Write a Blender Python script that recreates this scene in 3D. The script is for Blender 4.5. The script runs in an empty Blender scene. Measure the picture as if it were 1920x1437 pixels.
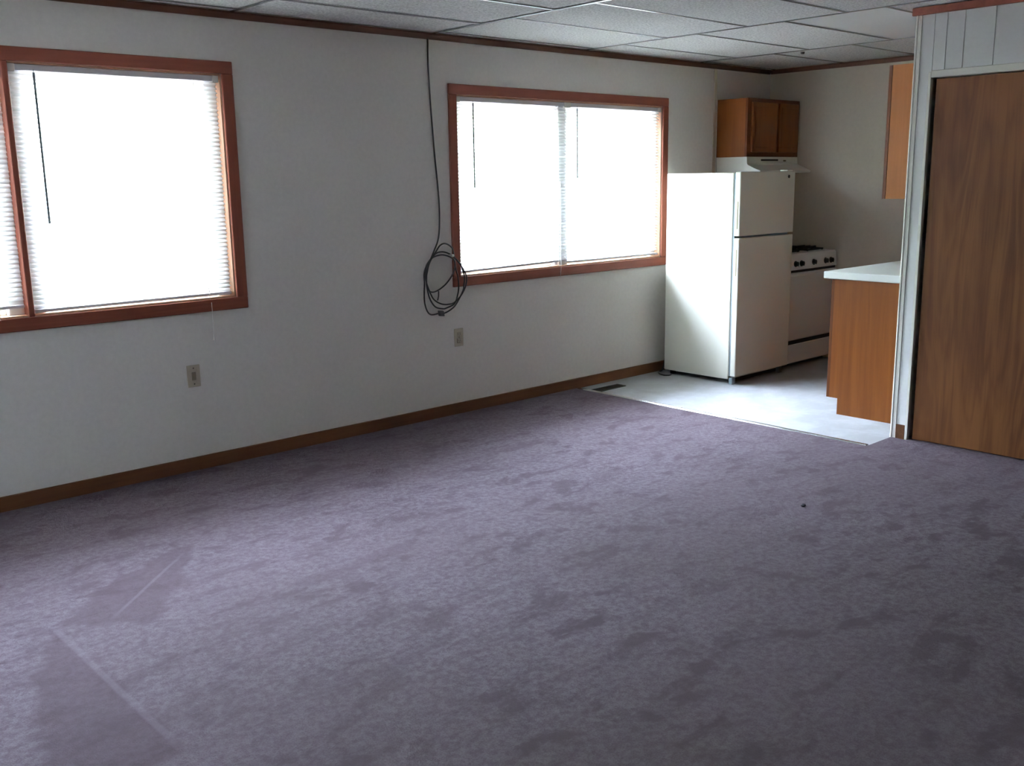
import bpy, bmesh, math, random
from mathutils import Vector, Matrix
random.seed(7)
sc = bpy.context.scene
COL = sc.collection

# ------------------------------------------------------------------ camera
F_PX, YAW, PITCH, ROLL = 1856.7, math.radians(42.258), math.radians(-11.636), math.radians(-.877)
CAM = Vector((-.496, -4.902, 1.5))
fw = Vector((math.sin(YAW)*math.cos(PITCH), math.cos(YAW)*math.cos(PITCH), math.sin(PITCH)))
rt = Vector((math.cos(YAW), -math.sin(YAW), 0)); up = rt.cross(fw)
r2 = rt*math.cos(ROLL)+up*math.sin(ROLL); u2 = -rt*math.sin(ROLL)+up*math.cos(ROLL)
cd = bpy.data.cameras.new('camera'); cam = bpy.data.objects.new('camera', cd); COL.objects.link(cam)
m = Matrix((r2, u2, -fw)).transposed().to_4x4(); m.translation = CAM
cam.matrix_world = m
cd.sensor_fit = 'HORIZONTAL'; cd.sensor_width = 36; cd.lens = F_PX/1920*36; cd.clip_start = .05
sc.camera = cam

# ------------------------------------------------------------------ sky, exposure
SKY = 118.0
w = bpy.data.worlds.new('sky'); sc.world = w; w.use_nodes = True
bg = w.node_tree.nodes['Background']
nt = w.node_tree
tcw = nt.nodes.new('ShaderNodeTexCoord'); spw = nt.nodes.new('ShaderNodeSeparateXYZ'); nt.links.new(tcw.outputs['Generated'], spw.inputs[0])
mrw = nt.nodes.new('ShaderNodeMapRange'); nt.links.new(spw.outputs[2], mrw.inputs[0])       # overcast: three times brighter overhead than at the horizon
for i_, v_ in enumerate((0, 1, SKY/3, SKY)): mrw.inputs[i_+1].default_value = v_
bg.inputs[0].default_value = (.72, .82, 1.0, 1); nt.links.new(mrw.outputs[0], bg.inputs[1])
sl = bpy.data.lights.new('sun', 'SUN'); sl.energy = 330; sl.angle = math.radians(1.5); sl.color = (1, .96, .97)
so_ = bpy.data.objects.new('sun', sl); COL.objects.link(so_); so_.rotation_euler = (math.radians(38), 0, math.radians(-15))   # high behind the house: lights the yard, not the room
vs = sc.view_settings
sc.display_settings.display_device = 'sRGB'
vs.view_transform = 'Standard'; vs.look = 'None'; vs.gamma = 1; vs.use_curve_mapping = False
vs.exposure = 0.43
cy = sc.cycles
cy.use_denoising = True
cy.max_bounces = 12; cy.diffuse_bounces = 8; cy.glossy_bounces = 4; cy.transmission_bounces = 6; cy.transparent_max_bounces = 24
cy.sample_clamp_indirect = 8; cy.caustics_reflective = False; cy.caustics_refractive = False
cy.blur_glossy = .5

# ------------------------------------------------------------------ node helpers
def mat(name, col, rough=.6, metal=0, spec=.5):
    M = bpy.data.materials.new(name); M.use_nodes = True
    b = M.node_tree.nodes['Principled BSDF']
    b.inputs['Base Color'].default_value = (*col, 1); b.inputs['Roughness'].default_value = rough
    b.inputs['Metallic'].default_value = metal; b.inputs['Specular IOR Level'].default_value = spec
    return M
class G:
    """small node-graph writer for one material"""
    def __init__(s, M): s.t = M.node_tree; s.n = s.t.nodes; s.b = s.n['Principled BSDF']
    def L(s, a, b): s.t.links.new(a, b)
    def inp(s, sock, v):
        if v is None: return
        if hasattr(v, 'is_output'): s.L(v, sock)
        else: sock.default_value = v
    def pos(s): return s.n.new('ShaderNodeTexCoord').outputs['Object'] if 0 else s.n.new('ShaderNodeNewGeometry').outputs['Position']
    def obj(s): return s.n.new('ShaderNodeTexCoord').outputs['Object']
    def map(s, v, scale=(1,1,1), rot=(0,0,0), loc=(0,0,0)):
        k = s.n.new('ShaderNodeMapping'); s.L(v, k.inputs[0]); k.inputs['Scale'].default_value = scale
        k.inputs['Rotation'].default_value = rot; k.inputs['Location'].default_value = loc; return k.outputs[0]
    def noise(s, v, scale, detail=3, rough=.5, dist=0):
        k = s.n.new('ShaderNodeTexNoise'); s.L(v, k.inputs['Vector']); k.inputs['Scale'].default_value = scale
        k.inputs['Detail'].default_value = detail; k.inputs['Roughness'].default_value = rough
        k.inputs['Distortion'].default_value = dist; return k.outputs[0]
    def math(s, op, a, b=None, c=None, clamp=False):
        k = s.n.new('ShaderNodeMath'); k.operation = op; k.use_clamp = clamp
        s.inp(k.inputs[0], a); s.inp(k.inputs[1], b); s.inp(k.inputs[2], c); return k.outputs[0]
    def ramp(s, v, a, b, lo=0., hi=1.):
        k = s.n.new('ShaderNodeMapRange'); k.interpolation_type = 'SMOOTHSTEP'; s.L(v, k.inputs[0])
        for i, x in enumerate((a, b, lo, hi)): k.inputs[i+1].default_value = x
        return k.outputs[0]
    def mix(s, f, a, b):
        k = s.n.new('ShaderNodeMix'); k.data_type = 'RGBA'; s.inp(k.inputs[0], f)
        for i, x in ((6, a), (7, b)):
            if hasattr(x, 'is_output'): s.L(x, k.inputs[i])
            else: k.inputs[i].default_value = (*x, 1)
        return k.outputs[2]
    def sep(s, v): k = s.n.new('ShaderNodeSeparateXYZ'); s.L(v, k.inputs[0]); return k.outputs
    def bump(s, h, st, dist=.01):
        k = s.n.new('ShaderNodeBump'); k.inputs['Strength'].default_value = st; k.inputs['Distance'].default_value = dist
        s.L(h, k.inputs['Height']); s.L(k.outputs[0], s.b.inputs['Normal'])
    def color(s, c): s.L(c, s.b.inputs['Base Color'])

def wood(name, c1, c2, axis='z', scale=1., rough=.45, spec=.4):
    M = mat(name, c1, rough, spec=spec); g = G(M); p = g.pos()
    st = {'x': (1.2, 22, 22), 'y': (22, 1.2, 22), 'z': (22, 22, 1.2)}[axis]
    q = g.map(p, tuple(v*scale for v in st))
    n = g.noise(q, 1.4, 5, .6, 1.2); n2 = g.noise(g.map(p, tuple(v*scale*4 for v in st)), 2, 3)
    f = g.math('ADD', g.math('MULTIPLY', n, .75), g.math('MULTIPLY', n2, .25))
    g.color(g.mix(g.ramp(f, .3, .7), c1, c2)); g.bump(n2, .08, .002)
    return M

# ------------------------------------------------------------------ materials
M = {}
def wallmat(name, col, lift=.03):
    m_ = mat(name, col, .75, spec=.25); g = G(m_); p = g.pos()
    n = g.noise(p, 38, 4, .65); n2 = g.noise(p, 2.2, 3)
    a = tuple(c*(1-lift) for c in col); b = tuple(min(1, c*(1+lift)) for c in col)
    g.color(g.mix(g.ramp(g.math('ADD', g.math('MULTIPLY', n, .6), g.math('MULTIPLY', n2, .4)), .35, .65), a, b))
    g.bump(n, .12, .003); return m_
M['wall'] = wallmat('wall_panel', (.81, .79, .755))
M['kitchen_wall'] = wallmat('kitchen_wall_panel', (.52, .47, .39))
M['closet'] = wallmat('closet_panel', (.78, .78, .78), .015)
M['casing'] = wood('casing_wood', (.195, .060, .036), (.145, .043, .024), 'x', .6, .5, .2)
M['casing_v'] = wood('casing_wood_upright', (.195, .060, .036), (.145, .043, .024), 'z', .6, .5, .2)
M['crown'] = wood('crown_wood', (.085, .034, .018), (.06, .024, .013), 'x', .6, .55, .2)
M['panelling'] = wood('tan_panelling', (.27, .24, .20), (.22, .19, .155), 'z', .4, .5)
M['base'] = wood('baseboard_wood', (.12, .050, .020), (.085, .034, .014), 'x', .6, .55, .2)
M['cab'] = wood('honey_cabinet_wood', (.165, .050, .007), (.12, .033, .004), 'z', .35, .42, .22)
M['cab_window_lit'] = wood('window_lit_cabinet_wood', (.27, .098, .022), (.21, .072, .014), 'z', .35, .42, .22)  # same cabinet wood with window light on the end panel painted in
M['cab_dark'] = wood('stile_wood', (.10, .028, .006), (.07, .019, .004), 'z', .5, .45, .2)
M['ply'] = None
M['white_trim'] = mat('pale_moulding', (.80, .78, .72), .45)
M['vinyl_frame'] = mat('window_vinyl', (.82, .83, .82), .4)
M['jamb'] = wood('jamb_wood', (.55, .34, .22), (.46, .27, .17), 'z', .6, .5)
M['fridge'] = mat('fridge_enamel', (.67, .66, .585), .38)
G_ = G(M['fridge']); n_ = G_.noise(G_.pos(), 420, 2); G_.bump(n_, .05, .001)
M['gasket'] = mat('gasket_grey', (.20, .25, .28), .6)
M['black'] = mat('black_plastic', (.012, .011, .010), .45)
M['dark'] = mat('dark_void', (.01, .009, .008), .8)
M['brown_metal'] = mat('brown_register', (.018, .013, .009), .7, 0, .15)
M['stove'] = mat('stove_enamel', (.78, .79, .80), .35)
M['hood'] = mat('hood_enamel', (.74, .73, .66), .35)
M['slot'] = mat('slot_tan', (.20, .17, .10), .6)
M['iron'] = mat('cast_iron', (.015, .014, .013), .6)
M['laminate'] = mat('white_laminate', (.80, .81, .80), .35)
M['ivory'] = mat('ivory_plastic', (.46, .40, .31), .4)
M['ivory_dark'] = mat('ivory_recess', (.22, .18, .13), .5)
M['cable'] = mat('black_cable', (.016, .015, .017), .32)
M['metal'] = mat('bright_metal', (.62, .61, .58), .2, .95)
M['wand'] = mat('clear_grey_wand', (.10, .14, .14), .25)
M['cord'] = mat('white_cord', (.75, .74, .72), .7)
M['bark'] = wood('bark', (.12, .09, .06), (.07, .05, .035), 'z')
M['lint'] = mat('dark_lint', (.02, .018, .025), .9)

# blind slat: thin white vinyl, passes some light
m_ = mat('blind_slat', (.80, .80, .78), .5); g = G(m_)
tr = g.n.new('ShaderNodeBsdfTranslucent'); tr.inputs[0].default_value = (.80, .81, .80, 1)
mx = g.n.new('ShaderNodeMixShader'); mx.inputs[0].default_value = .36
g.L(g.b.outputs[0], mx.inputs[1]); g.L(tr.outputs[0], mx.inputs[2]); g.L(mx.outputs[0], g.n['Material Output'].inputs[0])
M['slat'] = m_
M['rail'] = mat('blind_rail', (.70, .69, .72), .45)
# clear window glass
m_ = mat('window_glass', (1, 1, 1), 0); g = G(m_)
tp = g.n.new('ShaderNodeBsdfTransparent'); tp.inputs[0].default_value = (.94, .97, .96, 1)
gl = g.n.new('ShaderNodeBsdfGlossy'); gl.inputs['Roughness'].default_value = .02
fr = g.n.new('ShaderNodeFresnel'); fr.inputs[0].default_value = 1.45
mx = g.n.new('ShaderNodeMixShader'); g.L(fr.outputs[0], mx.inputs[0]); g.L(tp.outputs[0], mx.inputs[1]); g.L(gl.outputs[0], mx.inputs[2])
g.L(mx.outputs[0], g.n['Material Output'].inputs[0]); M['glass'] = m_

# plywood closet door: cathedral grain
m_ = mat('plywood_door', (.3, .14, .06), .5, spec=.2); g = G(m_); p = g.pos()
n0 = g.noise(g.map(p, (1, 5.0, .55)), 1.6, 3, .5, .8)
band = g.math('FRACT', g.math('MULTIPLY', n0, 4.5))
ring = g.math('ABSOLUTE', g.math('SUBTRACT', band, .5))
fine = g.noise(g.map(p, (1, 90, 2.2)), 1.5, 4)
blot = g.noise(g.map(p, (1, 5, 1.4)), 1.3, 3)
f = g.math('ADD', g.math('ADD', g.math('MULTIPLY', ring, .55), g.math('MULTIPLY', fine, .30)), g.math('MULTIPLY', blot, .75))
g.color(g.mix(g.ramp(f, .38, .95), (.085, .028, .008), (.155, .060, .017))); g.bump(fine, .06, .002)
M['ply'] = m_

# ceiling tile: fissured mineral fibre
m_ = mat('ceiling_tile', (.74, .73, .74), .85, spec=.2); g = G(m_); p = g.pos()
n1 = g.noise(p, 75, 4, .75); n2 = g.noise(g.map(p, (1, 2.2, 1)), 60, 3, .6); n3 = g.noise(p, 1.7, 2)
sp = g.ramp(n1, .38, .60)
c = g.mix(sp, (.50, .49, .51), (.82, .815, .83)); c = g.mix(g.ramp(n3, .3, .7, 0, .22), c, (.62, .60, .60))
g.color(c); g.bump(g.math('ADD', n1, g.math('MULTIPLY', n2, .6)), .5, .006); M['tile'] = m_
M['tee'] = mat('ceiling_tee', (.42, .43, .46), .27, .75)
M['diffuser'] = mat('light_diffuser', (.86, .88, .92), .35)

# kitchen sheet vinyl
m_ = mat('sheet_vinyl', (.66, .66, .62), .45, spec=.3); g = G(m_); p = g.pos()
n1 = g.noise(p, 5, 5, .65, .4); n2 = g.noise(p, 60, 3)
c = g.mix(g.ramp(n1, .35, .68), (.28, .285, .29), (.38, .39, .41)); c = g.mix(g.ramp(n2, .55, .75, 0, .35), c, (.30, .29, .28))
g.color(c); L_ = g.ramp(n1, .3, .7, .42, .58); g.L(L_, g.b.inputs['Roughness']); M['vinyl'] = m_

# carpet: mauve cut pile with footprints and vacuum tracks (pile lying over)
m_ = mat('mauve_carpet', (.4, .3, .33), .95, spec=.1); g = G(m_); p = g.pos(); X, Y, Z = g.sep(p)
tuft = g.noise(p, 210, 4, .75); mid = g.noise(p, 42, 4, .7)
q = g.map(p, (1, 2.1, 1), (0, 0, math.radians(-38)))
blotA = g.noise(q, 3.1, 5, .62, .5); blotB = g.noise(g.map(p, (1, 1.5, 1), (0, 0, math.radians(35)), (5, 3, 0)), 6.5, 4, .6, .3)
blotD = g.noise(g.map(p, (.45, 2.0, 1), (0, 0, math.radians(6)), (1, 2, 0)), 4.2, 5, .65, .6); med = g.noise(p, 15, 5, .7, .4)
blotC = g.noise(g.map(p, (1, 1, 1), (0, 0, 0), (2, 9, 0)), .85, 2)
wob = g.math('MULTIPLY', g.math('SUBTRACT', g.noise(p, 9, 3), .5), .13)
def half(x0, y0, x1, y1, soft=.022):
    """1 on the left of the line p0->p1"""
    dx, dy = x1-x0, y1-y0; l = math.hypot(dx, dy); nx, ny = -dy/l, dx/l
    d = g.math('ADD', g.math('ADD', g.math('MULTIPLY', X, nx), g.math('MULTIPLY', Y, ny)), g.math('SUBTRACT', wob, nx*x0+ny*y0))
    return g.ramp(d, -soft, soft)
def poly(pts, soft=.022):
    r = None
    for (a, b) in zip(pts, pts[1:]+pts[:1]):
        h = half(*a, *b, soft); r = h if r is None else g.math('MULTIPLY', r, h)
    return r
tr1 = poly([(.473, -1.467), (.76, -1.70), (1.03, -1.282), (1.24, -1.0), (1.0, -1.075), (.77, -1.2)])
tr2 = poly([(.463, -1.497), (.288, -1.814), (.10, -2.6), (.47, -2.50)])
tr3 = poly([(1.894, -1.646), (1.237, -1.715), (1.282, -1.80), (1.872, -1.72)])
def streak(x0, y0, x1, y1, wd):
    dx, dy = x1-x0, y1-y0; l = math.hypot(dx, dy); ux, uy = dx/l, dy/l
    d = g.math('ADD', g.math('MULTIPLY', X, -uy), g.math('MULTIPLY', Y, ux)); d = g.math('SUBTRACT', d, -uy*x0+ux*y0)
    d = g.math('ADD', d, g.math('MULTIPLY', wob, .12))
    a = g.ramp(g.math('ABSOLUTE', d), wd*.4, wd*1.3, 1, 0)
    t = g.math('SUBTRACT', g.math('ADD', g.math('MULTIPLY', X, ux), g.math('MULTIPLY', Y, uy)), ux*x0+uy*y0)
    return g.math('MULTIPLY', g.math('MULTIPLY', a, g.ramp(t, 0, .15)), g.ramp(t, l-.2, l, 1, 0))
st1 = streak(.464, -1.40, .462, -2.55, .013); st2 = streak(.62, -1.56, 1.139, -1.074, .008)
base = g.mix(g.ramp(g.math('ADD', g.math('MULTIPLY', tuft, .45), g.math('MULTIPLY', mid, .55)), .36, .64), (0.112, 0.084, 0.103), (0.191, 0.159, 0.186))
dk = g.math('MULTIPLY', g.ramp(g.math('ADD', g.math('ADD', g.math('MULTIPLY', blotA, .5), g.math('MULTIPLY', blotB, .32)), g.math('MULTIPLY', med, .2)), .505, .605, 0, .85), g.ramp(g.noise(p, .7, 2), .36, .55, .6, 1))
dk = g.math('MAXIMUM', dk, g.math('MULTIPLY', g.ramp(blotD, .53, .66), .38))
c = g.mix(dk, base, (0.089, 0.065, 0.080))
c = g.mix(g.ramp(blotC, .35, .65, 0, .30), c, (0.126, 0.093, 0.107))
c = g.mix(g.math('MULTIPLY', tr1, .62), c, (0.092, 0.065, 0.079)); c = g.mix(g.math('MULTIPLY', tr2, .62), c, (0.092, 0.065, 0.079)); c = g.mix(g.math('MULTIPLY', tr3, .4), c, (0.092, 0.065, 0.079))
c = g.mix(g.math('MULTIPLY', g.math('MAXIMUM', st1, st2), .30), c, (0.222, 0.185, 0.219))
g.color(c)
hgt = g.math('ADD', g.math('MULTIPLY', tuft, .6), g.math('MULTIPLY', mid, 1.0))
g.bump(g.math('SUBTRACT', hgt, g.math('MULTIPLY', dk, .3)), .9, .02); M['carpet'] = m_
m_ = mat('bounce_gravel_yard', (.36, .36, .33), .9, spec=.1); g = G(m_); n = g.noise(g.pos(), 3, 5)
g.color(g.mix(n, (.38, .36, .38), (.52, .49, .51))); M['bounce_yard'] = m_  # yard tone made pale to bounce daylight onto the ceiling
M['leaf'] = mat('leaf_green', (.16, .22, .12), .5)

# ------------------------------------------------------------------ mesh helpers
class MB:
    def __init__(s): s.bm = bmesh.new()
    def box(s, x0, x1, y0, y1, z0, z1, bev=0, seg=1):
        vs_ = [s.bm.verts.new((x, y, z)) for x in (x0, x1) for y in (y0, y1) for z in (z0, z1)]
        fs = [s.bm.faces.new([vs_[i] for i in f]) for f in ((0,1,3,2),(4,6,7,5),(0,4,5,1),(2,3,7,6),(0,2,6,4),(1,5,7,3))]
        if bev:
            es = list({e for f in fs for e in f.edges})
            bmesh.ops.bevel(s.bm, geom=es, offset=bev, segments=seg, affect='EDGES', profile=.5)
        return s
    def prism(s, pts, axis, a, b, bev=0):
        """extrude a closed 2-D outline along an axis; pts are the two other coordinates in x,y,z order"""
        def mk(p, t): return {'x': (t, p[0], p[1]), 'y': (p[0], t, p[1]), 'z': (p[0], p[1], t)}[axis]
        A = [s.bm.verts.new(mk(p, a)) for p in pts]; B = [s.bm.verts.new(mk(p, b)) for p in pts]
        n = len(pts); fs = [s.bm.faces.new(A), s.bm.faces.new(B[::-1])]
        fs += [s.bm.faces.new((A[i], B[i], B[(i+1) % n], A[(i+1) % n])) for i in range(n)]
        if bev:
            es = list({e for f in fs for e in f.edges}); bmesh.ops.bevel(s.bm, geom=es, offset=bev, segments=2, affect='EDGES')
        return s
    def cyl(s, c, axis, r, h, seg=20, r2_=None, bev=0):
        r2_ = r if r2_ is None else r2_
        q = {'x': Vector((1,0,0)), 'y': Vector((0,1,0)), 'z': Vector((0,0,1))}[axis] if isinstance(axis, str) else Vector(axis).normalized()
        a = q.orthogonal().normalized(); b = q.cross(a); c = Vector(c)
        P = lambda rr, t: [s.bm.verts.new(c+q*t+(a*math.cos(k*2*math.pi/seg)+b*math.sin(k*2*math.pi/seg))*rr) for k in range(seg)]
        A, B = P(r, 0), P(r2_, h)
        fs = [s.bm.faces.new(A[::-1]), s.bm.faces.new(B)] + [s.bm.faces.new((A[k], A[(k+1) % seg], B[(k+1) % seg], B[k])) for k in range(seg)]
        if bev: bmesh.ops.bevel(s.bm, geom=list(fs[1].edges), offset=bev, segments=2, affect='EDGES')
        return s
    def tube(s, pts, r, seg=8, sub=0):
        P = [Vector(p) for p in pts]
        if sub:
            Q = []
            for i in range(len(P)-1):
                p0 = P[max(i-1, 0)]; p1 = P[i]; p2 = P[i+1]; p3 = P[min(i+2, len(P)-1)]
                for k in range(sub):
                    t = k/sub
                    Q.append(.5*((2*p1)+(-p0+p2)*t+(2*p0-5*p1+4*p2-p3)*t*t+(-p0+3*p1-3*p2+p3)*t**3))
            Q.append(P[-1]); P = Q
        rings = []; T = (P[1]-P[0]).normalized(); a = T.orthogonal().normalized()
        for i, p in enumerate(P):
            t = (P[min(i+1, len(P)-1)]-P[max(i-1, 0)]).normalized()
            a = (a-t*a.dot(t)).normalized(); b = t.cross(a)
            rings.append([s.bm.verts.new(p+(a*math.cos(k*2*math.pi/seg)+b*math.sin(k*2*math.pi/seg))*r) for k in range(seg)])
        for A, B in zip(rings, rings[1:]):
            for k in range(seg): s.bm.faces.new((A[k], A[(k+1) % seg], B[(k+1) % seg], B[k]))
        s.bm.faces.new(rings[0][::-1]); s.bm.faces.new(rings[-1]); return s

LOC = {}
def obj(name, mb, material, parent=None, label=None, smooth=False):
    off = LOC.get(parent.name, Vector()) if parent else Vector()
    me = bpy.data.meshes.new(name); bmesh.ops.recalc_face_normals(mb.bm, faces=mb.bm.faces)
    if off.length: bmesh.ops.translate(mb.bm, verts=mb.bm.verts, vec=-off)
    mb.bm.to_mesh(me); mb.bm.free()
    if smooth: me.shade_smooth()
    me.materials.append(M[material])
    o = bpy.data.objects.new(name, me); COL.objects.link(o)
    if parent: o.parent = parent; LOC[o.name] = off
    if label: o['label'] = label
    return o
def thing(name, label, cat, loc=(0, 0, 0), group=None):
    o = bpy.data.objects.new(name, None); o.empty_display_size = .1; COL.objects.link(o); o.location = loc
    LOC[o.name] = Vector(loc); o['label'] = label; o['category'] = cat
    if group: o['group'] = group
    return o
def struct(name, mb, material, label, cat='wall'):
    o = obj(name, mb, material); o['kind'] = 'structure'; o['label'] = label; o['category'] = cat; return o
def struct_root(name, label, cat, loc=(0, 0, 0)):
    o = thing(name, label, cat, loc); o['kind'] = 'structure'; return o
def clone(src, loc, parent=None):
    o = src.copy(); COL.objects.link(o); o.location = loc
    if parent: o.parent = parent
    return o

# ------------------------------------------------------------------ dimensions
XW, XE, YS, ZC = -1.7, 6.935, -5.15, 2.36
XV, XC, YC = 4.587, 4.857, -2.274
W1 = (-.105, 1.972, .905, 2.050)   # opening x0, x1, z0, z1
W2 = (3.521, 5.518, .895, 2.016)
CW = .062                           # casing width

# ------------------------------------------------------------------ floor, walls, ceiling
fl = MB()
fl.prism([(XW, YS), (XE, YS), (XE, YC-.03), (XC+.02, YC-.03), (XC+.02, YC+.004), (XV, YC+.004), (XV, 0), (XW, 0)], 'z', -.06, .006)
struct('floor', fl, 'carpet', 'mauve cut-pile carpet over the whole living area, with footprints and vacuum tracks', 'carpet')
struct('floor_kitchen', MB().prism([(XV, 0), (XE, 0), (XE, YC), (XV, YC+.004)], 'z', -.06, .002), 'vinyl', 'pale sheet vinyl floor of the kitchen corner', 'floor')
T = .14
wn = MB()
xs = [XW, W1[0], W1[1], W2[0], W2[1], XE]
for a, b in ((xs[0], xs[1]), (xs[2], xs[3]), (xs[4], xs[5])): wn.box(a, b, 0, T, -.1, ZC+.25)
for W in (W1, W2): wn.box(W[0], W[1], 0, T, -.1, W[2]); wn.box(W[0], W[1], 0, T, W[3], ZC+.25)
struct('wall_window', wn, 'wall', 'long off-white wall with the two double windows')
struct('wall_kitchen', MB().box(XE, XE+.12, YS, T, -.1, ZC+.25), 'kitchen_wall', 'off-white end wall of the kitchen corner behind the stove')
W3 = (-1.62, -1.30, 1.32, 1.88)     # unseen side window added for fill daylight: y0, y1, z0, z1
wl = MB(); wl.box(XW-.12, XW, YS-.12, W3[0], -.1, ZC+.25); wl.box(XW-.12, XW, W3[1], T, -.1, ZC+.25)
wl.box(XW-.12, XW, W3[0], W3[1], -.1, W3[2]); wl.box(XW-.12, XW, W3[0], W3[1], W3[3], ZC+.25)
struct('wall_left', wl, 'wall', 'off-white wall left of the camera with a small window added for fill light, out of frame')
struct('wall_back', MB().box(XW, XE+.12, YS-.12, YS, -.1, ZC+.25), 'panelling', 'tan panelled wall behind the camera, toned dark to cut fill light, out of frame')  # unseen wall, its dark tone set to cut fill on the near carpet

# closet wall: panels with gaps between, above and beside the door
DO = (-2.362, -3.19, 2.020)         # opening y0, y1, top
cw = MB(); cw.box(XC+.006, XC+.016, DO[0], YC, 0, ZC); cw.box(XC+.006, XC+.09, DO[1], DO[0], DO[2], ZC)
cw.box(XC+.006, XC+.09, YS, DO[1], 0, ZC); cw.box(XC+.006, XE, YC-.06, YC, 0, ZC)
wc = struct('wall_closet', cw, 'closet', 'pale grooved panel wall around the brown closet door')
py = [YC, -2.431, -2.524, -2.678, -2.84, -2.93, -3.09, DO[1]]
gp = .0022
obj('panel', MB().box(XC, XC+.006, DO[0]-.001, YC, 0, ZC-.001, .0012), 'closet', wc)
for k, (a, b) in enumerate(zip(py, py[1:])):
    a2 = DO[0]-.003 if k == 0 else a-gp
    obj('panel', MB().box(XC, XC+.006, b+gp, a2, DO[2], ZC-.001, .0012), 'closet', wc)
y = DO[1]
for wd in (.16, .10, .15, .2, .16, .10, .15, .2, .16, .10, .15, .2, .16, .10, .15, .2, .16, .1, .15):
    if y-wd < YS: break
    obj('panel', MB().box(XC, XC+.006, y-wd+gp, y-gp, 0, ZC-.001, .0012), 'closet', wc); y -= wd

# ceiling of staggered tiles in a grid of thin tees
ce = struct('ceiling', MB().box(XW-.12, XE+.12, YS-.12, T, ZC+.10, ZC+.25), 'tile', 'low suspended ceiling of staggered textured white tiles', 'ceiling')
rows = [(-2.90, -1.86, -.30), (-1.86, -.555, -.15), (-.555, .745, -.33), (.745, 2.05, -.10), (2.05, 3.35, -.457), (3.35, 4.675, -.125), (4.675, 5.96, -.34), (5.96, 6.935, -.045)]
tees = set()
for ri, (a, b, y0) in enumerate(rows):
    if b < XW: continue
    a = max(a, XW)
    ys = [-.012] + [y0-.612*k for k in range(0, 12) if y0-.612*k > YS+.05 and y0-.612*k < -.03] + [YS]
    if ri == 4: ys = [-.012, -.457, -1.045, -1.64] + [-1.64-.612*k for k in range(1, 8) if -1.64-.612*k > YS+.05] + [YS]
    if ri == 5: ys = [-.012, -.10, -.715, -1.32, -1.955] + [-1.955-.612*k for k in range(1, 7)] + [YS]
    if ri == 6: ys = [-.012, -.345, -.945, -1.565] + [-1.565-.612*k for k in range(1, 8) if -1.565-.612*k > YS+.05] + [YS]
    for p_, q_ in zip(ys, ys[1:]):
        dz = random.uniform(0, .004); d = random.uniform(0, .002)
        light = ri == 6 and abs(p_+1.565) < .01
        if light:
            r_ = thing('ceiling_light', 'smooth bluish-white light diffuser panel set among textured ceiling tiles, by the closet corner', 'light panel', ((a+b)/2, (p_+q_)/2, ZC))
            obj('diffuser', MB().box(a+.011, b-.011, q_+.011, p_-.011, ZC+.002, ZC+.010, .003), 'diffuser', r_)
        else:
            obj('ceiling_tile', MB().box(a+.006, b-.006, q_+.005+d, p_-.005, ZC+.001+dz, ZC+.014+dz, .005), 'tile', ce)
        if q_ > YS+.01:
            obj('grid_tee', MB().box(a+.012, b-.012, q_-.010, q_+.010, ZC-.0015, ZC+.0005), 'tee', ce)
    if a > XW: obj('grid_tee', MB().box(a-.011, a+.011, YS, -.012, ZC-.0025, ZC+.0005), 'tee', ce)

# ------------------------------------------------------------------ trim
struct('trim_1', MB().prism([(0, ZC-.036), (0, ZC-.002), (-.022, ZC-.002), (-.022, ZC-.010), (-.010, ZC-.036)], 'x', XW, XE-.02), 'crown', 'dark brown crown strip along the top of the window wall', 'trim')
struct('trim_2', MB().prism([(XE, ZC-.036), (XE, ZC-.002), (XE-.022, ZC-.002), (XE-.022, ZC-.010), (XE-.010, ZC-.036)], 'y', YC, -.01), 'crown', 'dark brown crown strip along the top of the kitchen end wall', 'trim')
t3 = MB().box(XC-.02, XC, YS, YC+.03, ZC-.042, ZC-.002, .003); t3.box(XC, XE, YC, YC+.022, ZC-.042, ZC-.002, .003)
struct('trim_3', t3, 'casing', 'reddish brown crown strip along the top of the closet wall, wrapping its corner', 'trim')
t4 = MB(); t4.box(XC-.006, XC, YC-.022, YC+.006, .005, ZC-.04, .0015); t4.box(XC-.006, XC+.025, YC, YC+.006, .005, ZC-.04, .0015)
t4.cyl((XC-.005, YC+.004, .005), 'z', .0065, ZC-.045, 10)
struct('trim_4', t4, 'white_trim', 'pale corner moulding on the free edge of the closet wall', 'trim')
M['batten'] = mat('tan_batten', (.52, .44, .35), .5)
struct('trim_5', MB().box(6.150, 6.186, -.009, 0, .08, ZC-.036, .003), 'batten', 'narrow cream batten on the window wall left of the wall cabinet', 'trim')
struct('trim_6', MB().prism([(XV-.018, .004), (XV-.012, .012), (XV, .014), (XV+.014, .010), (XV+.02, .002)], 'y', YC+.01, -.03), 'metal', 'thin bright metal strip where carpet meets kitchen vinyl', 'trim')
struct('baseboard_window', MB().box(XW, XE, -.012, 0, .0, .078, .003), 'base', 'brown baseboard along the window wall', 'baseboard')
struct('baseboard_closet', MB().box(XC-.011, XC, DO[0]+.012, YC-.022, .004, .088, .003), 'base', 'short reddish baseboard between closet corner and closet door', 'baseboard')
dj = MB()
dj.box(XC-.010, XC+.016, DO[0]-.004, DO[0]+.012, 0, DO[2]+.004, .002); dj.box(XC-.010, XC+.09, DO[1]-.012, DO[1]+.006, 0, DO[2]+.004, .002)
dj.box(XC-.008, XC+.09, DO[1], DO[0], DO[2]-.026, DO[2]+.012, .003)
struct('trim_7', dj, 'white_trim', 'thin pale jamb strips framing the closet door', 'trim')

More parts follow.
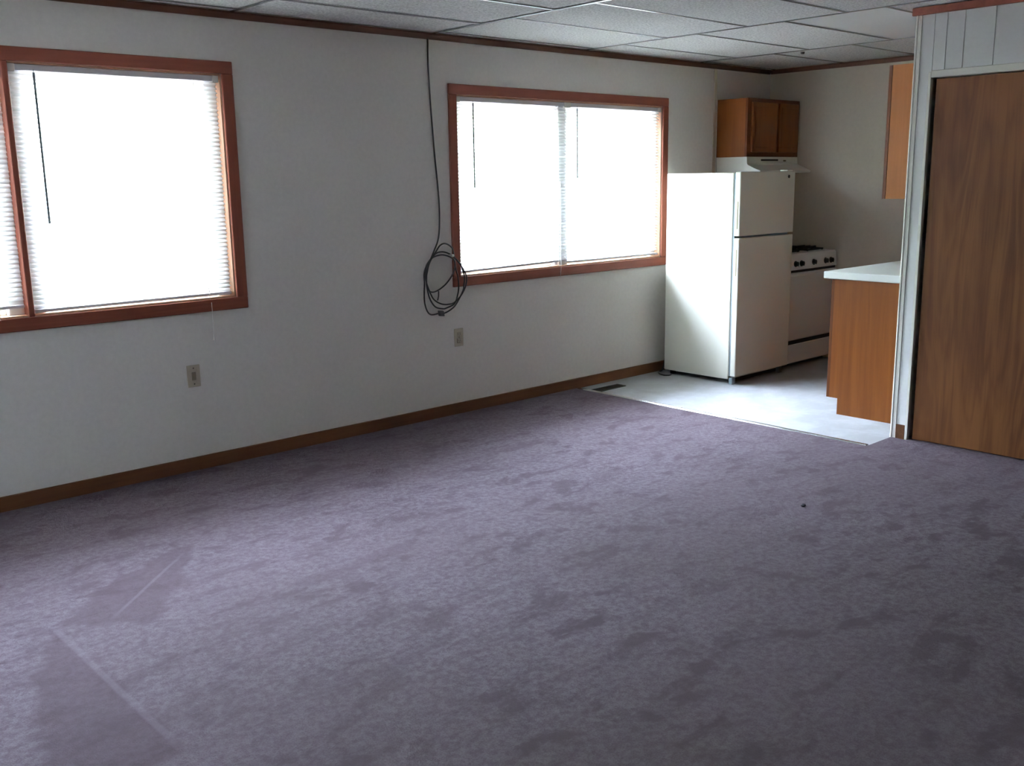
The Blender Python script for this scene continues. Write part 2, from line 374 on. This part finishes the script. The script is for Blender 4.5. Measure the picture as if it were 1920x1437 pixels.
# closet door
dr = struct_root('door_1', 'flat brown plywood closet door with streaked grain', 'door', (XC+.03, -2.77, 0))
obj('door_slab', MB().box(XC+.012, XC+.047, -3.172, -2.388, .012, 1.988, .002), 'ply', dr)
obj('edge_band', MB().box(XC+.0135, XC+.0455, -2.3882, -2.3865, .012, 1.988), 'cab_dark', dr)
hb = MB(); hb.cyl((XC-.004, -3.10, .96), 'x', .026, .018, 20, bev=.003); hb.cyl((XC-.022, -3.10, .96), 'x', .011, .022, 16); hb.cyl((XC-.052, -3.10, .96), 'x', .022, .032, 20, .027, bev=.006)
obj('door_knob', hb, 'metal', dr, smooth=False)

# ------------------------------------------------------------------ windows
def window(name, W, mull, styles, label, fw_=(.07, .05)):
    x0, x1, z0, z1 = W
    r = struct_root(name, label, 'window', ((x0+x1)/2, 0, z0))
    c = CW
    obj('casing', MB().box(x0-c, x1+c, -.016, 0, z1, z1+c, .003), 'casing', r)
    obj('casing', MB().box(x0-c, x1+c, -.016, 0, z0-c, z0, .003), 'casing', r)
    obj('casing', MB().box(x0-c, x0, -.016, 0, z0, z1, .003), 'casing_v', r)
    obj('casing', MB().box(x1, x1+c, -.016, 0, z0, z1, .003), 'casing_v', r)
    j = MB()   # wood liner of the opening
    j.box(x0, x0+.008, 0, T, z0, z1); j.box(x1-.008, x1, 0, T, z0, z1); j.box(x0, x1, 0, T, z1-.008, z1); j.box(x0, x1, 0, T, z0, z0+.008)
    obj('jamb', j, 'jamb', r)
    obj('mullion', MB().box(mull[0], mull[1], mull[2], T, z0, z1, .003), mull[3], r)
    for k, (a, b) in enumerate(((x0+.008, mull[0]), (mull[1], x1-.008))):
        fl_, fr_ = fw_ if k == 0 else fw_[::-1]
        fz0, fz1 = z0+.008, z1-.008; mid = styles[k]
        f = MB()
        f.box(a, a+fl_, .045, .13, fz0, fz1, .003); f.box(b-fr_, b, .045, .13, fz0, fz1, .003)
        f.box(a+fl_, b-fr_, .085, .13, fz1-.038, fz1, .003); f.box(a+fl_, b-fr_, .085, .13, fz0, fz0+.042, .003)
        fo = obj('window_frame', f, 'vinyl_frame', r)
        for kk, (p_, q_, yy) in enumerate(((a+fl_, mid+.016, .112), (mid-.016, b-fr_, .094))):
            s = MB(); e = .024
            s.box(p_, p_+e, yy-.008, yy+.008, fz0+.042, fz1-.038, .002); s.box(q_-e, q_, yy-.008, yy+.008, fz0+.042, fz1-.038, .002)
            s.box(p_+e, q_-e, yy-.008, yy+.008, fz1-.038-e, fz1-.038, .002); s.box(p_+e, q_-e, yy-.008, yy+.008, fz0+.042, fz0+.042+e, .002)
            so = obj('sash', s, 'vinyl_frame', r)
            gm = MB(); vv = [gm.bm.verts.new(v) for v in ((p_+e, yy, fz0+.042+e), (q_-e, yy, fz0+.042+e), (q_-e, yy, fz1-.038-e), (p_+e, yy, fz1-.038-e))]; gm.bm.faces.new(vv)
            obj('pane', gm, 'glass', so)
    return r
window('window_1', W1, (.924, .952, -.010, 'casing_v'), (.42, 1.466), 'large double window at the left edge with reddish wood casing', (.07, .07))
window('window_2', W2, (4.448, 4.522, .034, 'vinyl_frame'), (4.043, 5.06), 'double window beside the refrigerator with reddish wood casing', (.055, .03))

r = struct_root('fill_window_3', 'small unseen side window added in the left wall for fill daylight', 'window', (XW, -1.45, W3[2]))
f = MB(); y0, y1, z0, z1 = W3
for a, b, c_, d_ in ((y0-.055, y0, z0-.055, z1+.055), (y1, y1+.055, z0-.055, z1+.055), (y0, y1, z1, z1+.055), (y0, y1, z0-.055, z0)): f.box(XW, XW+.015, a, b, c_, d_, .003)
obj('casing', f, 'casing_v', r)
f = MB()
for a, b, c_, d_ in ((y0, y0+.035, z0, z1), (y1-.035, y1, z0, z1), (y0+.035, y1-.035, z1-.035, z1), (y0+.035, y1-.035, z0, z0+.035)): f.box(XW-.08, XW-.04, a, b, c_, d_, .003)
fo = obj('window_frame', f, 'vinyl_frame', r)
gm = MB(); gm.bm.faces.new([gm.bm.verts.new(v) for v in ((XW-.06, y0+.035, z0+.035), (XW-.06, y1-.035, z0+.035), (XW-.06, y1-.035, z1-.035), (XW-.06, y0+.035, z1-.035))])
obj('pane', gm, 'glass', fo)

# ------------------------------------------------------------------ blinds
GRP = None
PITCHZ = .0215
def blind(x0, x1, z0, z1, label, wand_x, wand_z, cord_x, cord_z, yb=.022, rail_dz=(0, 0), tilt=31):
    TILT = math.radians(tilt)
    r = thing('venetian_blind', label, 'blind', ((x0+x1)/2, yb, z1))
    obj('headrail', MB().box(x0, x1, yb-.016, yb+.016, z1-.028, z1-.001, .002), 'rail', r)
    for xx in (x0, x1-.026):
        obj('bracket', MB().box(xx-.003, xx+.029, yb-.020, yb+.018, z1-.034, z1, .002), 'white_trim', r)
    # one slat shape, shared by all slats of this blind
    hw, n = .0125, 4; sb = MB(); prof = []
    for k in range(n+1):
        t = -1+2*k/n; yy, zz = t*hw, .0016*(1-t*t)
        prof.append((yy*math.cos(TILT)-zz*math.sin(TILT), yy*math.sin(TILT)+zz*math.cos(TILT)))
    A = [sb.bm.verts.new((x0+.004, p[0], p[1])) for p in prof]; B = [sb.bm.verts.new((x1-.004, p[0], p[1])) for p in prof]
    for k in range(n): sb.bm.faces.new((A[k], B[k], B[k+1], A[k+1]))
    bmesh.ops.translate(sb.bm, verts=sb.bm.verts, vec=Vector(r.location)*0)
    me = bpy.data.meshes.new('slat'); sb.bm.to_mesh(me); sb.bm.free(); me.materials.append(M['slat']); me.shade_smooth()
    cx = (x0+x1)/2
    for v in me.vertices: v.co.x -= cx
    z = z1-.040; zb = z0+.030
    cnt = 0
    while z > zb and cnt < 60:
        o = bpy.data.objects.new('slat', me); COL.objects.link(o); o.parent = r
        o.location = (random.uniform(-.0008, .0008), 0, z-z1); o.rotation_euler = (random.uniform(-.03, .03), random.uniform(-.0006, .0006), 0)
        z -= PITCHZ; cnt += 1
    br = MB(); za, zb_ = z0+.008+rail_dz[0], z0+.008+rail_dz[1]
    br.prism([(x0+.003, za), (x1-.003, zb_), (x1-.003, zb_+.014), (x0+.003, za+.014)], 'y', yb-.012, yb+.012, .002)
    obj('bottom_rail', br, 'rail', r)
    for t in (.14, .5, .86):
        xx = x0+(x1-x0)*t; l = MB()
        l.box(xx-.0007, xx+.0007, yb-.0135, yb-.0125, z0+.02, z1-.02); l.box(xx-.0007, xx+.0007, yb+.0125, yb+.0135, z0+.02, z1-.02)
        obj('ladder_cord', l, 'cord', r)
    wd = MB(); wd.cyl((wand_x, yb-.026, wand_z), 'z', .0058, z1-.036-wand_z, 6); wd.cyl((wand_x, yb-.026, z1-.036), 'z', .0015, .012, 6)
    obj('wand', wd, 'wand', r)
    if cord_x:
        cdm = MB(); cdm.tube([(cord_x, yb-.020, z1-.02), (cord_x, yb-.020, z0+.05), (cord_x-.002, -.020, z0-.02), (cord_x-.003, -.021, cord_z+.03)], .0016, 6, 3)
        cdm.cyl((cord_x-.003, -.021, cord_z), 'z', .007, .03, 10, .003)
        obj('lift_cord', cdm, 'cord', r)
    return r
blind(W1[0]+.012, .920, W1[2]+.035, W1[3]-.009, 'white venetian blind at the left picture edge, left half of the left window', .06, 1.35, .80, .95)
blind(.957, W1[1]-.014, W1[2]+.006, W1[3]-.009, 'wide white venetian blind in the right half of the left window, its cord hanging below', 1.062, 1.33, 1.824, .690, rail_dz=(0, .004))
blind(W2[0]+.012, 4.512, W2[2]+.012, W2[3]-.009, 'white venetian blind in the left half of the window nearest the refrigerator', 3.66, 1.45, 4.42, 1.45, rail_dz=(0, .014), tilt=40)
blind(4.517, W2[1]-.012, W2[2]+.012, W2[3]-.009, 'white venetian blind in the right half of the window, closest to the refrigerator', 4.60, 1.50, None, 0, tilt=40)

# ------------------------------------------------------------------ refrigerator
FX0, FX1, FYB, FYD = 5.457, 6.150, -.108, -.718
r = thing('refrigerator', 'white top-freezer refrigerator standing at the window wall in the kitchen corner', 'refrigerator', ((FX0+FX1)/2, -.42, .002))
b = MB().box(FX0, FX1, FYD+.014, FYB, .036, 1.522, .006, 2)
obj('body', b, 'fridge', r)
obj('gasket', MB().box(FX0+.006, FX1-.006, FYD, FYD+.014, .062, 1.518), 'gasket', r, 'grey rubber door gasket')
for nm, z0, z1, s0, s1 in (('freezer_door', 1.078, 1.528, 1.129, 1.322), ('fridge_door', .060, 1.064, .797, .986)):
    d = obj(nm, MB().box(FX0, FX1, FYD-.045, FYD, z0, z1, .007, 2), 'fridge', r)
    obj('handle_slot', MB().box(FX0-.0015, FX0+.01, FYD-.031, FYD-.020, s0, s1, .001), 'slot', d, 'narrow tan finger slot in the door edge')
obj('badge', MB().cyl((6.063, FYD-.048, 1.489), 'y', .012, .004, 14), 'black', r, 'small dark round badge')
obj('hinge_cap', MB().box(FX1-.09, FX1-.02, FYD-.035, FYD+.03, 1.528, 1.538, .003), 'fridge', r)
obj('kick_plate', MB().box(FX0+.02, FX1-.02, FYD+.02, FYD+.03, .012, .055), 'black', r, 'dark grille under the door')
for xx in (FX0+.006, FX1-.075): obj('foot', MB().box(xx, xx+.042, FYD-.018, FYD+.012, .0, .05, .003), 'gasket', r)
for xx in (FX0+.04, FX1-.07): obj('foot', MB().box(xx, xx+.03, FYB-.06, FYB-.03, 0, .028), 'black', r)

pc = obj('power_cord', MB().tube([(5.56, -.05, .30), (5.54, -.05, .12), (5.51, -.05, .02), (5.470, -.045, .0075), (5.405, -.105, .0075), (5.385, -.165, .0075), (5.41, -.195, .0075), (5.442, -.19, .0075)], .0055, 8, 6), 'cable', smooth=True)
pc['label'] = 'black power cord looped on the vinyl beside the refrigerator base'; pc['category'] = 'cord'

# ------------------------------------------------------------------ stove
SX0, SX1, SY = 6.170, 6.925, -.690
r = thing('stove', 'white gas stove between refrigerator and end wall, with black knobs', 'stove', ((SX0+SX1)/2, -.35, .002))
obj('body', MB().box(SX0, SX1, SY+.03, -.02, .05, .885, .003), 'stove', r)
obj('base', MB().box(SX0+.02, SX1-.02, SY+.07, -.05, .0, .05), 'black', r, 'recessed black plinth')
obj('cooktop', MB().box(SX0-.002, SX1+.002, SY+.01, -.015, .880, .900, .006, 2), 'stove', r)
cp = MB().prism([(SY+.02, .896), (SY+.03, .775), (SY-.008, .775), (SY+.004, .890)], 'x', SX0, SX1, .003)
cpo = obj('control_panel', cp, 'stove', r)
for xx in (6.317, 6.400, 6.578, 6.754, 6.835):
    k = MB().cyl((xx, SY+.0, .822), (0, -1, .1), .024, .006, 20); k.cyl((xx, SY-.004, .822), (0, -1, .1), .019, .022, 20, .017, bev=.003)
    k.box(xx-.003, xx+.003, SY-.030, SY-.004, .806, .838)
    obj('knob', k, 'black', r, 'round black burner knob')
obj('panel_gap', MB().box(SX0+.004, SX1-.004, SY+.005, SY+.03, .755, .777), 'black', r, 'black gap over the oven door')
dd = MB().box(SX0+.002, SX1-.002, SY-.006, SY+.028, .222, .752, .006, 2)
do = obj('oven_door', dd, 'stove', r)
obj('door_ledge', MB().box(SX0+.02, SX1-.02, SY-.022, SY-.004, .728, .748, .004), 'stove', do)
obj('drawer_slot', MB().box(SX0+.004, SX1-.004, SY+.002, SY+.03, .178, .220), 'black', r, 'black slot between oven door and drawer')
dw = obj('drawer', MB().box(SX0+.002, SX1-.002, SY-.004, SY+.028, .040, .190, .006, 2), 'stove', r)
for xx in (SX0+.20, SX1-.20):
    for yy in (-.20, -.50):
        gm = MB()
        gm.box(xx-.12, xx+.12, yy-.115, yy-.105, .905, .918); gm.box(xx-.12, xx+.12, yy+.105, yy+.115, .905, .918)
        gm.box(xx-.12, xx-.11, yy-.105, yy+.105, .905, .918); gm.box(xx+.11, xx+.12, yy-.105, yy+.105, .905, .918)
        for a in (-.05, 0, .05): gm.box(xx-.11, xx+.11, yy+a-.004, yy+a+.004, .918, .932)
        gm.box(xx-.004, xx+.004, yy-.105, yy+.105, .918, .932)
        for sx in (-.112, .108):
            for sy in (-.112, .108): gm.box(xx+sx, xx+sx+.006, yy+sy, yy+sy+.006, .9, .906)
        obj('burner_grate', gm, 'iron', r, 'black cast burner grate')
        obj('burner_cap', MB().cyl((xx, yy, .899), 'z', .042, .014, 20, bev=.003), 'iron', r)

# ------------------------------------------------------------------ wall cabinet over stove and hood
def cab_door(parent, x0, x1, z0, z1, yf, sgn, mname='cab'):
    """slab door with a routed border; faces -y when sgn=-1, +y when sgn=1"""
    mb = MB(); t = .018
    ya, yb_ = sorted((yf, yf+sgn*t)); mb.box(x0, x1, ya, yb_, z0, z1, .004, 2)
    d = obj('door', mb, mname, parent)
    y2, y3 = sorted((yf+sgn*t, yf+sgn*(t+.003)))
    obj('door_panel', MB().box(x0+.03, x1-.03, y2, y3, z0+.03, z1-.03, .002), mname, d)
    return d
CX0, CX1 = 6.205, 6.930
r = thing('wall_cabinet', 'dark-shadowed two-door honey wood wall cabinet above the range hood', 'cabinet', ((CX0+CX1)/2, -.14, 1.645))
obj('body', MB().box(CX0, CX1, -.268, -.002, 1.645, 2.090), 'cab', r)
ff = MB()
ff.box(CX0, CX0+.05, -.287, -.268, 1.645, 2.090); ff.box(CX1-.035, CX1, -.287, -.268, 1.645, 2.090)
ff.box(CX0+.05, CX1-.035, -.287, -.268, 2.055, 2.090); ff.box(CX0+.05, CX1-.035, -.287, -.268, 1.645, 1.685); ff.box(6.575, 6.635, -.287, -.268, 1.685, 2.055)
obj('face_frame', ff, 'cab_dark', r)
cab_door(r, CX0+.045, 6.588, 1.680, 2.060, -.288, -1); cab_door(r, 6.622, CX1-.03, 1.680, 2.060, -.288, -1)

r = thing('range_hood', 'cream range hood with slanted lip under the wall cabinet', 'range hood', ((CX0+CX1)/2, -.2, 1.515))
obj('hood_shell', MB().prism([(-.002, 1.644), (-.002, 1.520), (-.40, 1.516), (-.418, 1.520), (-.418, 1.534), (-.298, 1.580), (-.290, 1.590), (-.290, 1.644)], 'x', CX0+.002, CX1-.001, .003), 'hood', r)
obj('vent_slot', MB().box(6.40, 6.64, -.2925, -.289, 1.612, 1.626), 'black', r, 'dark horizontal vent slot')
obj('filter', MB().box(CX0+.08, CX1-.08, -.36, -.06, 1.511, 1.518), 'metal', r)
obj('switch', MB().box(6.72, 6.75, -.296, -.289, 1.608, 1.620), 'slot', r)

# ------------------------------------------------------------------ base cabinet, countertop, right wall cabinet
BX0, BX1, BY = 5.158, 6.930, -1.671
r = thing('base_cabinet', 'honey wood base cabinet with toe-kick notch, end panel facing the carpet', 'cabinet', ((BX0+BX1)/2, -2.0, .002))
ep = MB().prism([(YC+.004, .002), (-1.749, .002), (-1.749, .105), (BY-.020, .105), (BY-.020, .858), (YC+.004, .858)], 'x', BX0, BX0+.016)
obj('end_panel', ep, 'cab', r)
bd = MB().box(BX0+.016, BX1, YC+.004, BY-.02, .105, .858); bd.box(BX0+.016, BX1, YC+.004, -1.75, .002, .105)
obj('body', bd, 'cab', r)
ff = MB()
for a, b in ((BX0+.001, BX0+.04), (5.72, 5.77), (6.31, 6.36), (BX1-.04, BX1)): ff.box(a, b, BY-.020, BY, .105, .858)
for a, b in ((.105, .14), (.66, .70), (.82, .858)): ff.box(BX0+.04, BX1-.04, BY-.020, BY-.001, a, b)
obj('face_frame', ff, 'cab_dark', r)
for a, b in ((BX0+.03, 5.73), (5.76, 6.32), (6.35, BX1-.03)):
    cab_door(r, a, b, .13, .668, BY+.0, 1)
    d = obj('drawer_front', MB().box(a, b, BY, BY+.018, .69, .83, .004, 2), 'cab', r)
    obj('drawer_knob', MB().cyl(((a+b)/2, BY+.018, .76), 'y', .013, .02, 14, bev=.003), 'metal', d)
ct = MB().box(5.139, XE-.002, YC+.004, -1.622, .860, .906, .006, 2)
o = obj('countertop', ct, 'laminate'); o['label'] = 'white laminate countertop with square front edge on the base cabinet'; o['category'] = 'countertop'

UX0, UX1 = 5.150, 6.930
r = thing('wall_cabinet', 'tall honey wood wall cabinet, window light coloured into its end panel, seen end-on beside the closet corner', 'cabinet', ((UX0+UX1)/2, -2.12, 1.353))
obj('end_panel', MB().box(UX0, UX0+.016, YC+.004, -1.995, 1.353, 2.111), 'cab_window_lit', r)
obj('body', MB().box(UX0+.016, UX1, YC+.004, -1.996, 1.355, 2.111), 'cab', r)
ff = MB()
for a, b in ((UX0-.001, UX0+.04), (5.72, 5.77), (6.31, 6.36), (UX1-.04, UX1)): ff.box(a, b, -1.993, -1.974, 1.353, 2.111)
for a, b in ((1.353, 1.39), (2.073, 2.111)): ff.box(UX0+.04, UX1-.04, -1.993, -1.975, a, b)
obj('face_frame', ff, 'cab_dark', r)
for a, b in ((UX0+.03, 5.73), (5.76, 6.32), (6.35, UX1-.03)): cab_door(r, a, b, 1.38, 2.085, -1.974, 1)

# ------------------------------------------------------------------ outlets
def plate(x, z, label, cat, name, jack):
    r = thing(name, label, cat, (x, 0, z))
    obj('cover_plate', MB().box(x-.0355, x+.0355, -.006, 0, z-.058, z+.058, .002, 2), 'ivory', r)
    if jack:
        obj('jack', MB().box(x-.012, x+.012, -.009, -.005, z-.022, z+.022, .002), 'ivory_dark', r, 'dark centre jack')
        for dz in (-.042, .042): obj('screw', MB().cyl((x, -.006, z+dz), (0, -1, 0), .0035, .0015, 10), 'metal', r)
    else:
        for dz in (-.0205, .0205):
            q = obj('receptacle', MB().box(x-.0165, x+.0165, -.0085, -.005, z+dz-.0145, z+dz+.0145, .004, 2), 'ivory', r)
            s = MB(); s.box(x-.0075, x-.0045, -.0092, -.008, z+dz-.004, z+dz+.007); s.box(x+.0045, x+.0075, -.0092, -.008, z+dz-.004, z+dz+.007); s.cyl((x, -.008, z+dz-.009), (0, -1, 0), .003, .0012, 8)
            obj('contact_slots', s, 'black', q)
        obj('screw', MB().cyl((x, -.006, z), (0, -1, 0), .0035, .0015, 10), 'metal', r)
plate(1.699, .513, 'tan wall jack plate low on the wall under the left window', 'wall plate', 'jack_plate', True)
plate(3.498, .506, 'ivory duplex outlet low on the wall below the hanging cable coil', 'outlet', 'wall_outlet', False)

# ------------------------------------------------------------------ floor register
r = thing('floor_register', 'dark brown metal floor register in the vinyl by the baseboard', 'vent', (4.75, -.17, .002))
f = MB(); f.box(4.607, 4.893, -.212, -.206, .002, .008); f.box(4.607, 4.893, -.132, -.126, .002, .008); f.box(4.607, 4.613, -.206, -.132, .002, .008); f.box(4.887, 4.893, -.206, -.132, .002, .008)
obj('frame', f, 'brown_metal', r); obj('duct_opening', MB().box(4.613, 4.887, -.206, -.132, .0021, .003), 'dark', r)
for k in range(18): obj('louver', MB().box(4.619+k*.015, 4.626+k*.015, -.206, -.132, .003, .0075), 'brown_metal', r)

# ------------------------------------------------------------------ coiled cable on the wall
main = [(3.317, 2.352), (3.311, 2.182), (3.321, 1.936), (3.339, 1.654), (3.356, 1.462), (3.362, 1.3), (3.349, 1.154), (3.307, 1.067)]
LA = [(3.263, 1.009), (3.236, .966), (3.228, .916), (3.233, .865), (3.265, .822), (3.32, .822), (3.38, .858), (3.428, .911), (3.448, .961), (3.442, 1.008), (3.393, 1.037), (3.342, 1.045), (3.29, 1.028)]
LC = [(3.243, .985), (3.227, .926), (3.229, .876), (3.252, .818), (3.286, .771), (3.343, .739), (3.409, .731), (3.452, .741), (3.501, .783), (3.535, .846), (3.538, .903), (3.51, .967), (3.478, 1.011), (3.44, 1.041), (3.375, 1.062), (3.31, 1.054)]
LD = [(3.257, 1.005), (3.226, .946), (3.222, .896), (3.237, .829), (3.26, .771), (3.297, .724), (3.348, .709), (3.381, .711), (3.442, .731), (3.474, .778), (3.494, .833), (3.493, .896), (3.476, .954), (3.446, 1.051), (3.425, 1.088), (3.377, 1.114), (3.339, 1.105), (3.304, 1.06)]
LE = [(3.25, 1.0), (3.224, .942), (3.217, .877), (3.207, .817), (3.208, .756), (3.232, .702), (3.269, .678), (3.318, .681)]
LF = [(3.345, .680), (3.367, .681), (3.414, .697), (3.458, .727), (3.515, .805), (3.526, .841), (3.532, .90), (3.50, .985)]
r = thing('cable_coil', 'black coaxial cable hanging from the ceiling, coiled beside the window corner', 'cable', (3.35, -.02, .66))
path = [(x, -.008-.0008*i, z) for i, (x, z) in enumerate(main)]
n = len(path)
for i, (x, z) in enumerate(LA+LC+LD+LE): path.append((x, -.026-.010*math.sin(i*.9)-.010*((i//6) % 2), z))
obj('cord', MB().tube(path, .0048, 8, 5), 'cable', r, smooth=True)
obj('cord_end', MB().tube([(x, -.034, z) for x, z in LF], .0048, 8, 5), 'cable', r, smooth=True)
obj('cord_end', MB().tube([(3.323, -.030, .822), (3.318, -.034, .79), (3.308, -.036, .765)], .004, 8, 4), 'cable', r, smooth=True)
obj('connector', MB().prism([(3.318, .700), (3.352, .696), (3.358, .661), (3.324, .665)], 'y', -.044, -.018, .003), 'black', r)
obj('wall_clip', MB().box(3.425, 3.443, -.05, 0, 1.028, 1.044, .003), 'white_trim', r)

# ------------------------------------------------------------------ small things
o = obj('ceiling_hook', MB().cyl((6.036, -.851, ZC-.016), 'z', .012, .014, 12, .016), 'black'); o['label'] = 'tiny dark hook on the kitchen ceiling joint'; o['category'] = 'hook'
lb = MB(); bmesh.ops.create_icosphere(lb.bm, subdivisions=2, radius=.012)
for v in lb.bm.verts: v.co = Vector((v.co.x*1.2, v.co.y*.8, v.co.z*.5+.010)) * (1+.15*math.sin(v.co.x*400)) + Vector((3.409, -2.583, 0))
o = obj('lint', lb, 'lint'); o['label'] = 'small dark speck of lint lying on the carpet'; o['category'] = 'lint'

# ------------------------------------------------------------------ outside
struct('roof', MB().box(XW-.4, XE+.4, YS-.4, T+.02, ZC+.26, ZC+.42), 'crown', 'roof slab of the house, out of sight', 'roof')
struct('ground', MB().box(-40, 50, -40, 60, -.75, -.65), 'bounce_yard', 'gravel yard outside the windows, added pale to bounce light indoors', 'ground')
rt_ = random.Random(3)
for i in range(7):  # leaves show faintly at the window; the full row is added to block low sky
    tx, ty, th = -15+i*6.2+rt_.uniform(-.4, .4), 10+rt_.uniform(-1, 1.5), rt_.uniform(6.4, 8.2)
    r = thing('tree', 'leafy tree outside in the yard, added to dim the low sky, washed out behind the blinds', 'tree', (tx, ty, -.65), 'row of trees added beyond the yard to dim the low sky')
    obj('trunk', MB().cyl((tx, ty, -.66), 'z', .17, th*.5, 10, .09), 'bark', r)
    fb = MB()
    for k in range(22):
        a, rr, hh = rt_.uniform(0, 6.28), rt_.uniform(.2, 1.75), rt_.uniform(.10, .9)
        c_ = Vector((tx+math.cos(a)*rr, ty+math.sin(a)*rr, -.65+th*hh)); R_ = rt_.uniform(.9, 1.15)
        st = len(fb.bm.verts); bmesh.ops.create_icosphere(fb.bm, subdivisions=3, radius=R_); fb.bm.verts.ensure_lookup_table()
        for v in fb.bm.verts[st:]: v.co = v.co*rt_.uniform(.86, 1.12)+c_
    fo = obj('foliage', fb, 'leaf', r); fo['kind'] = 'stuff'
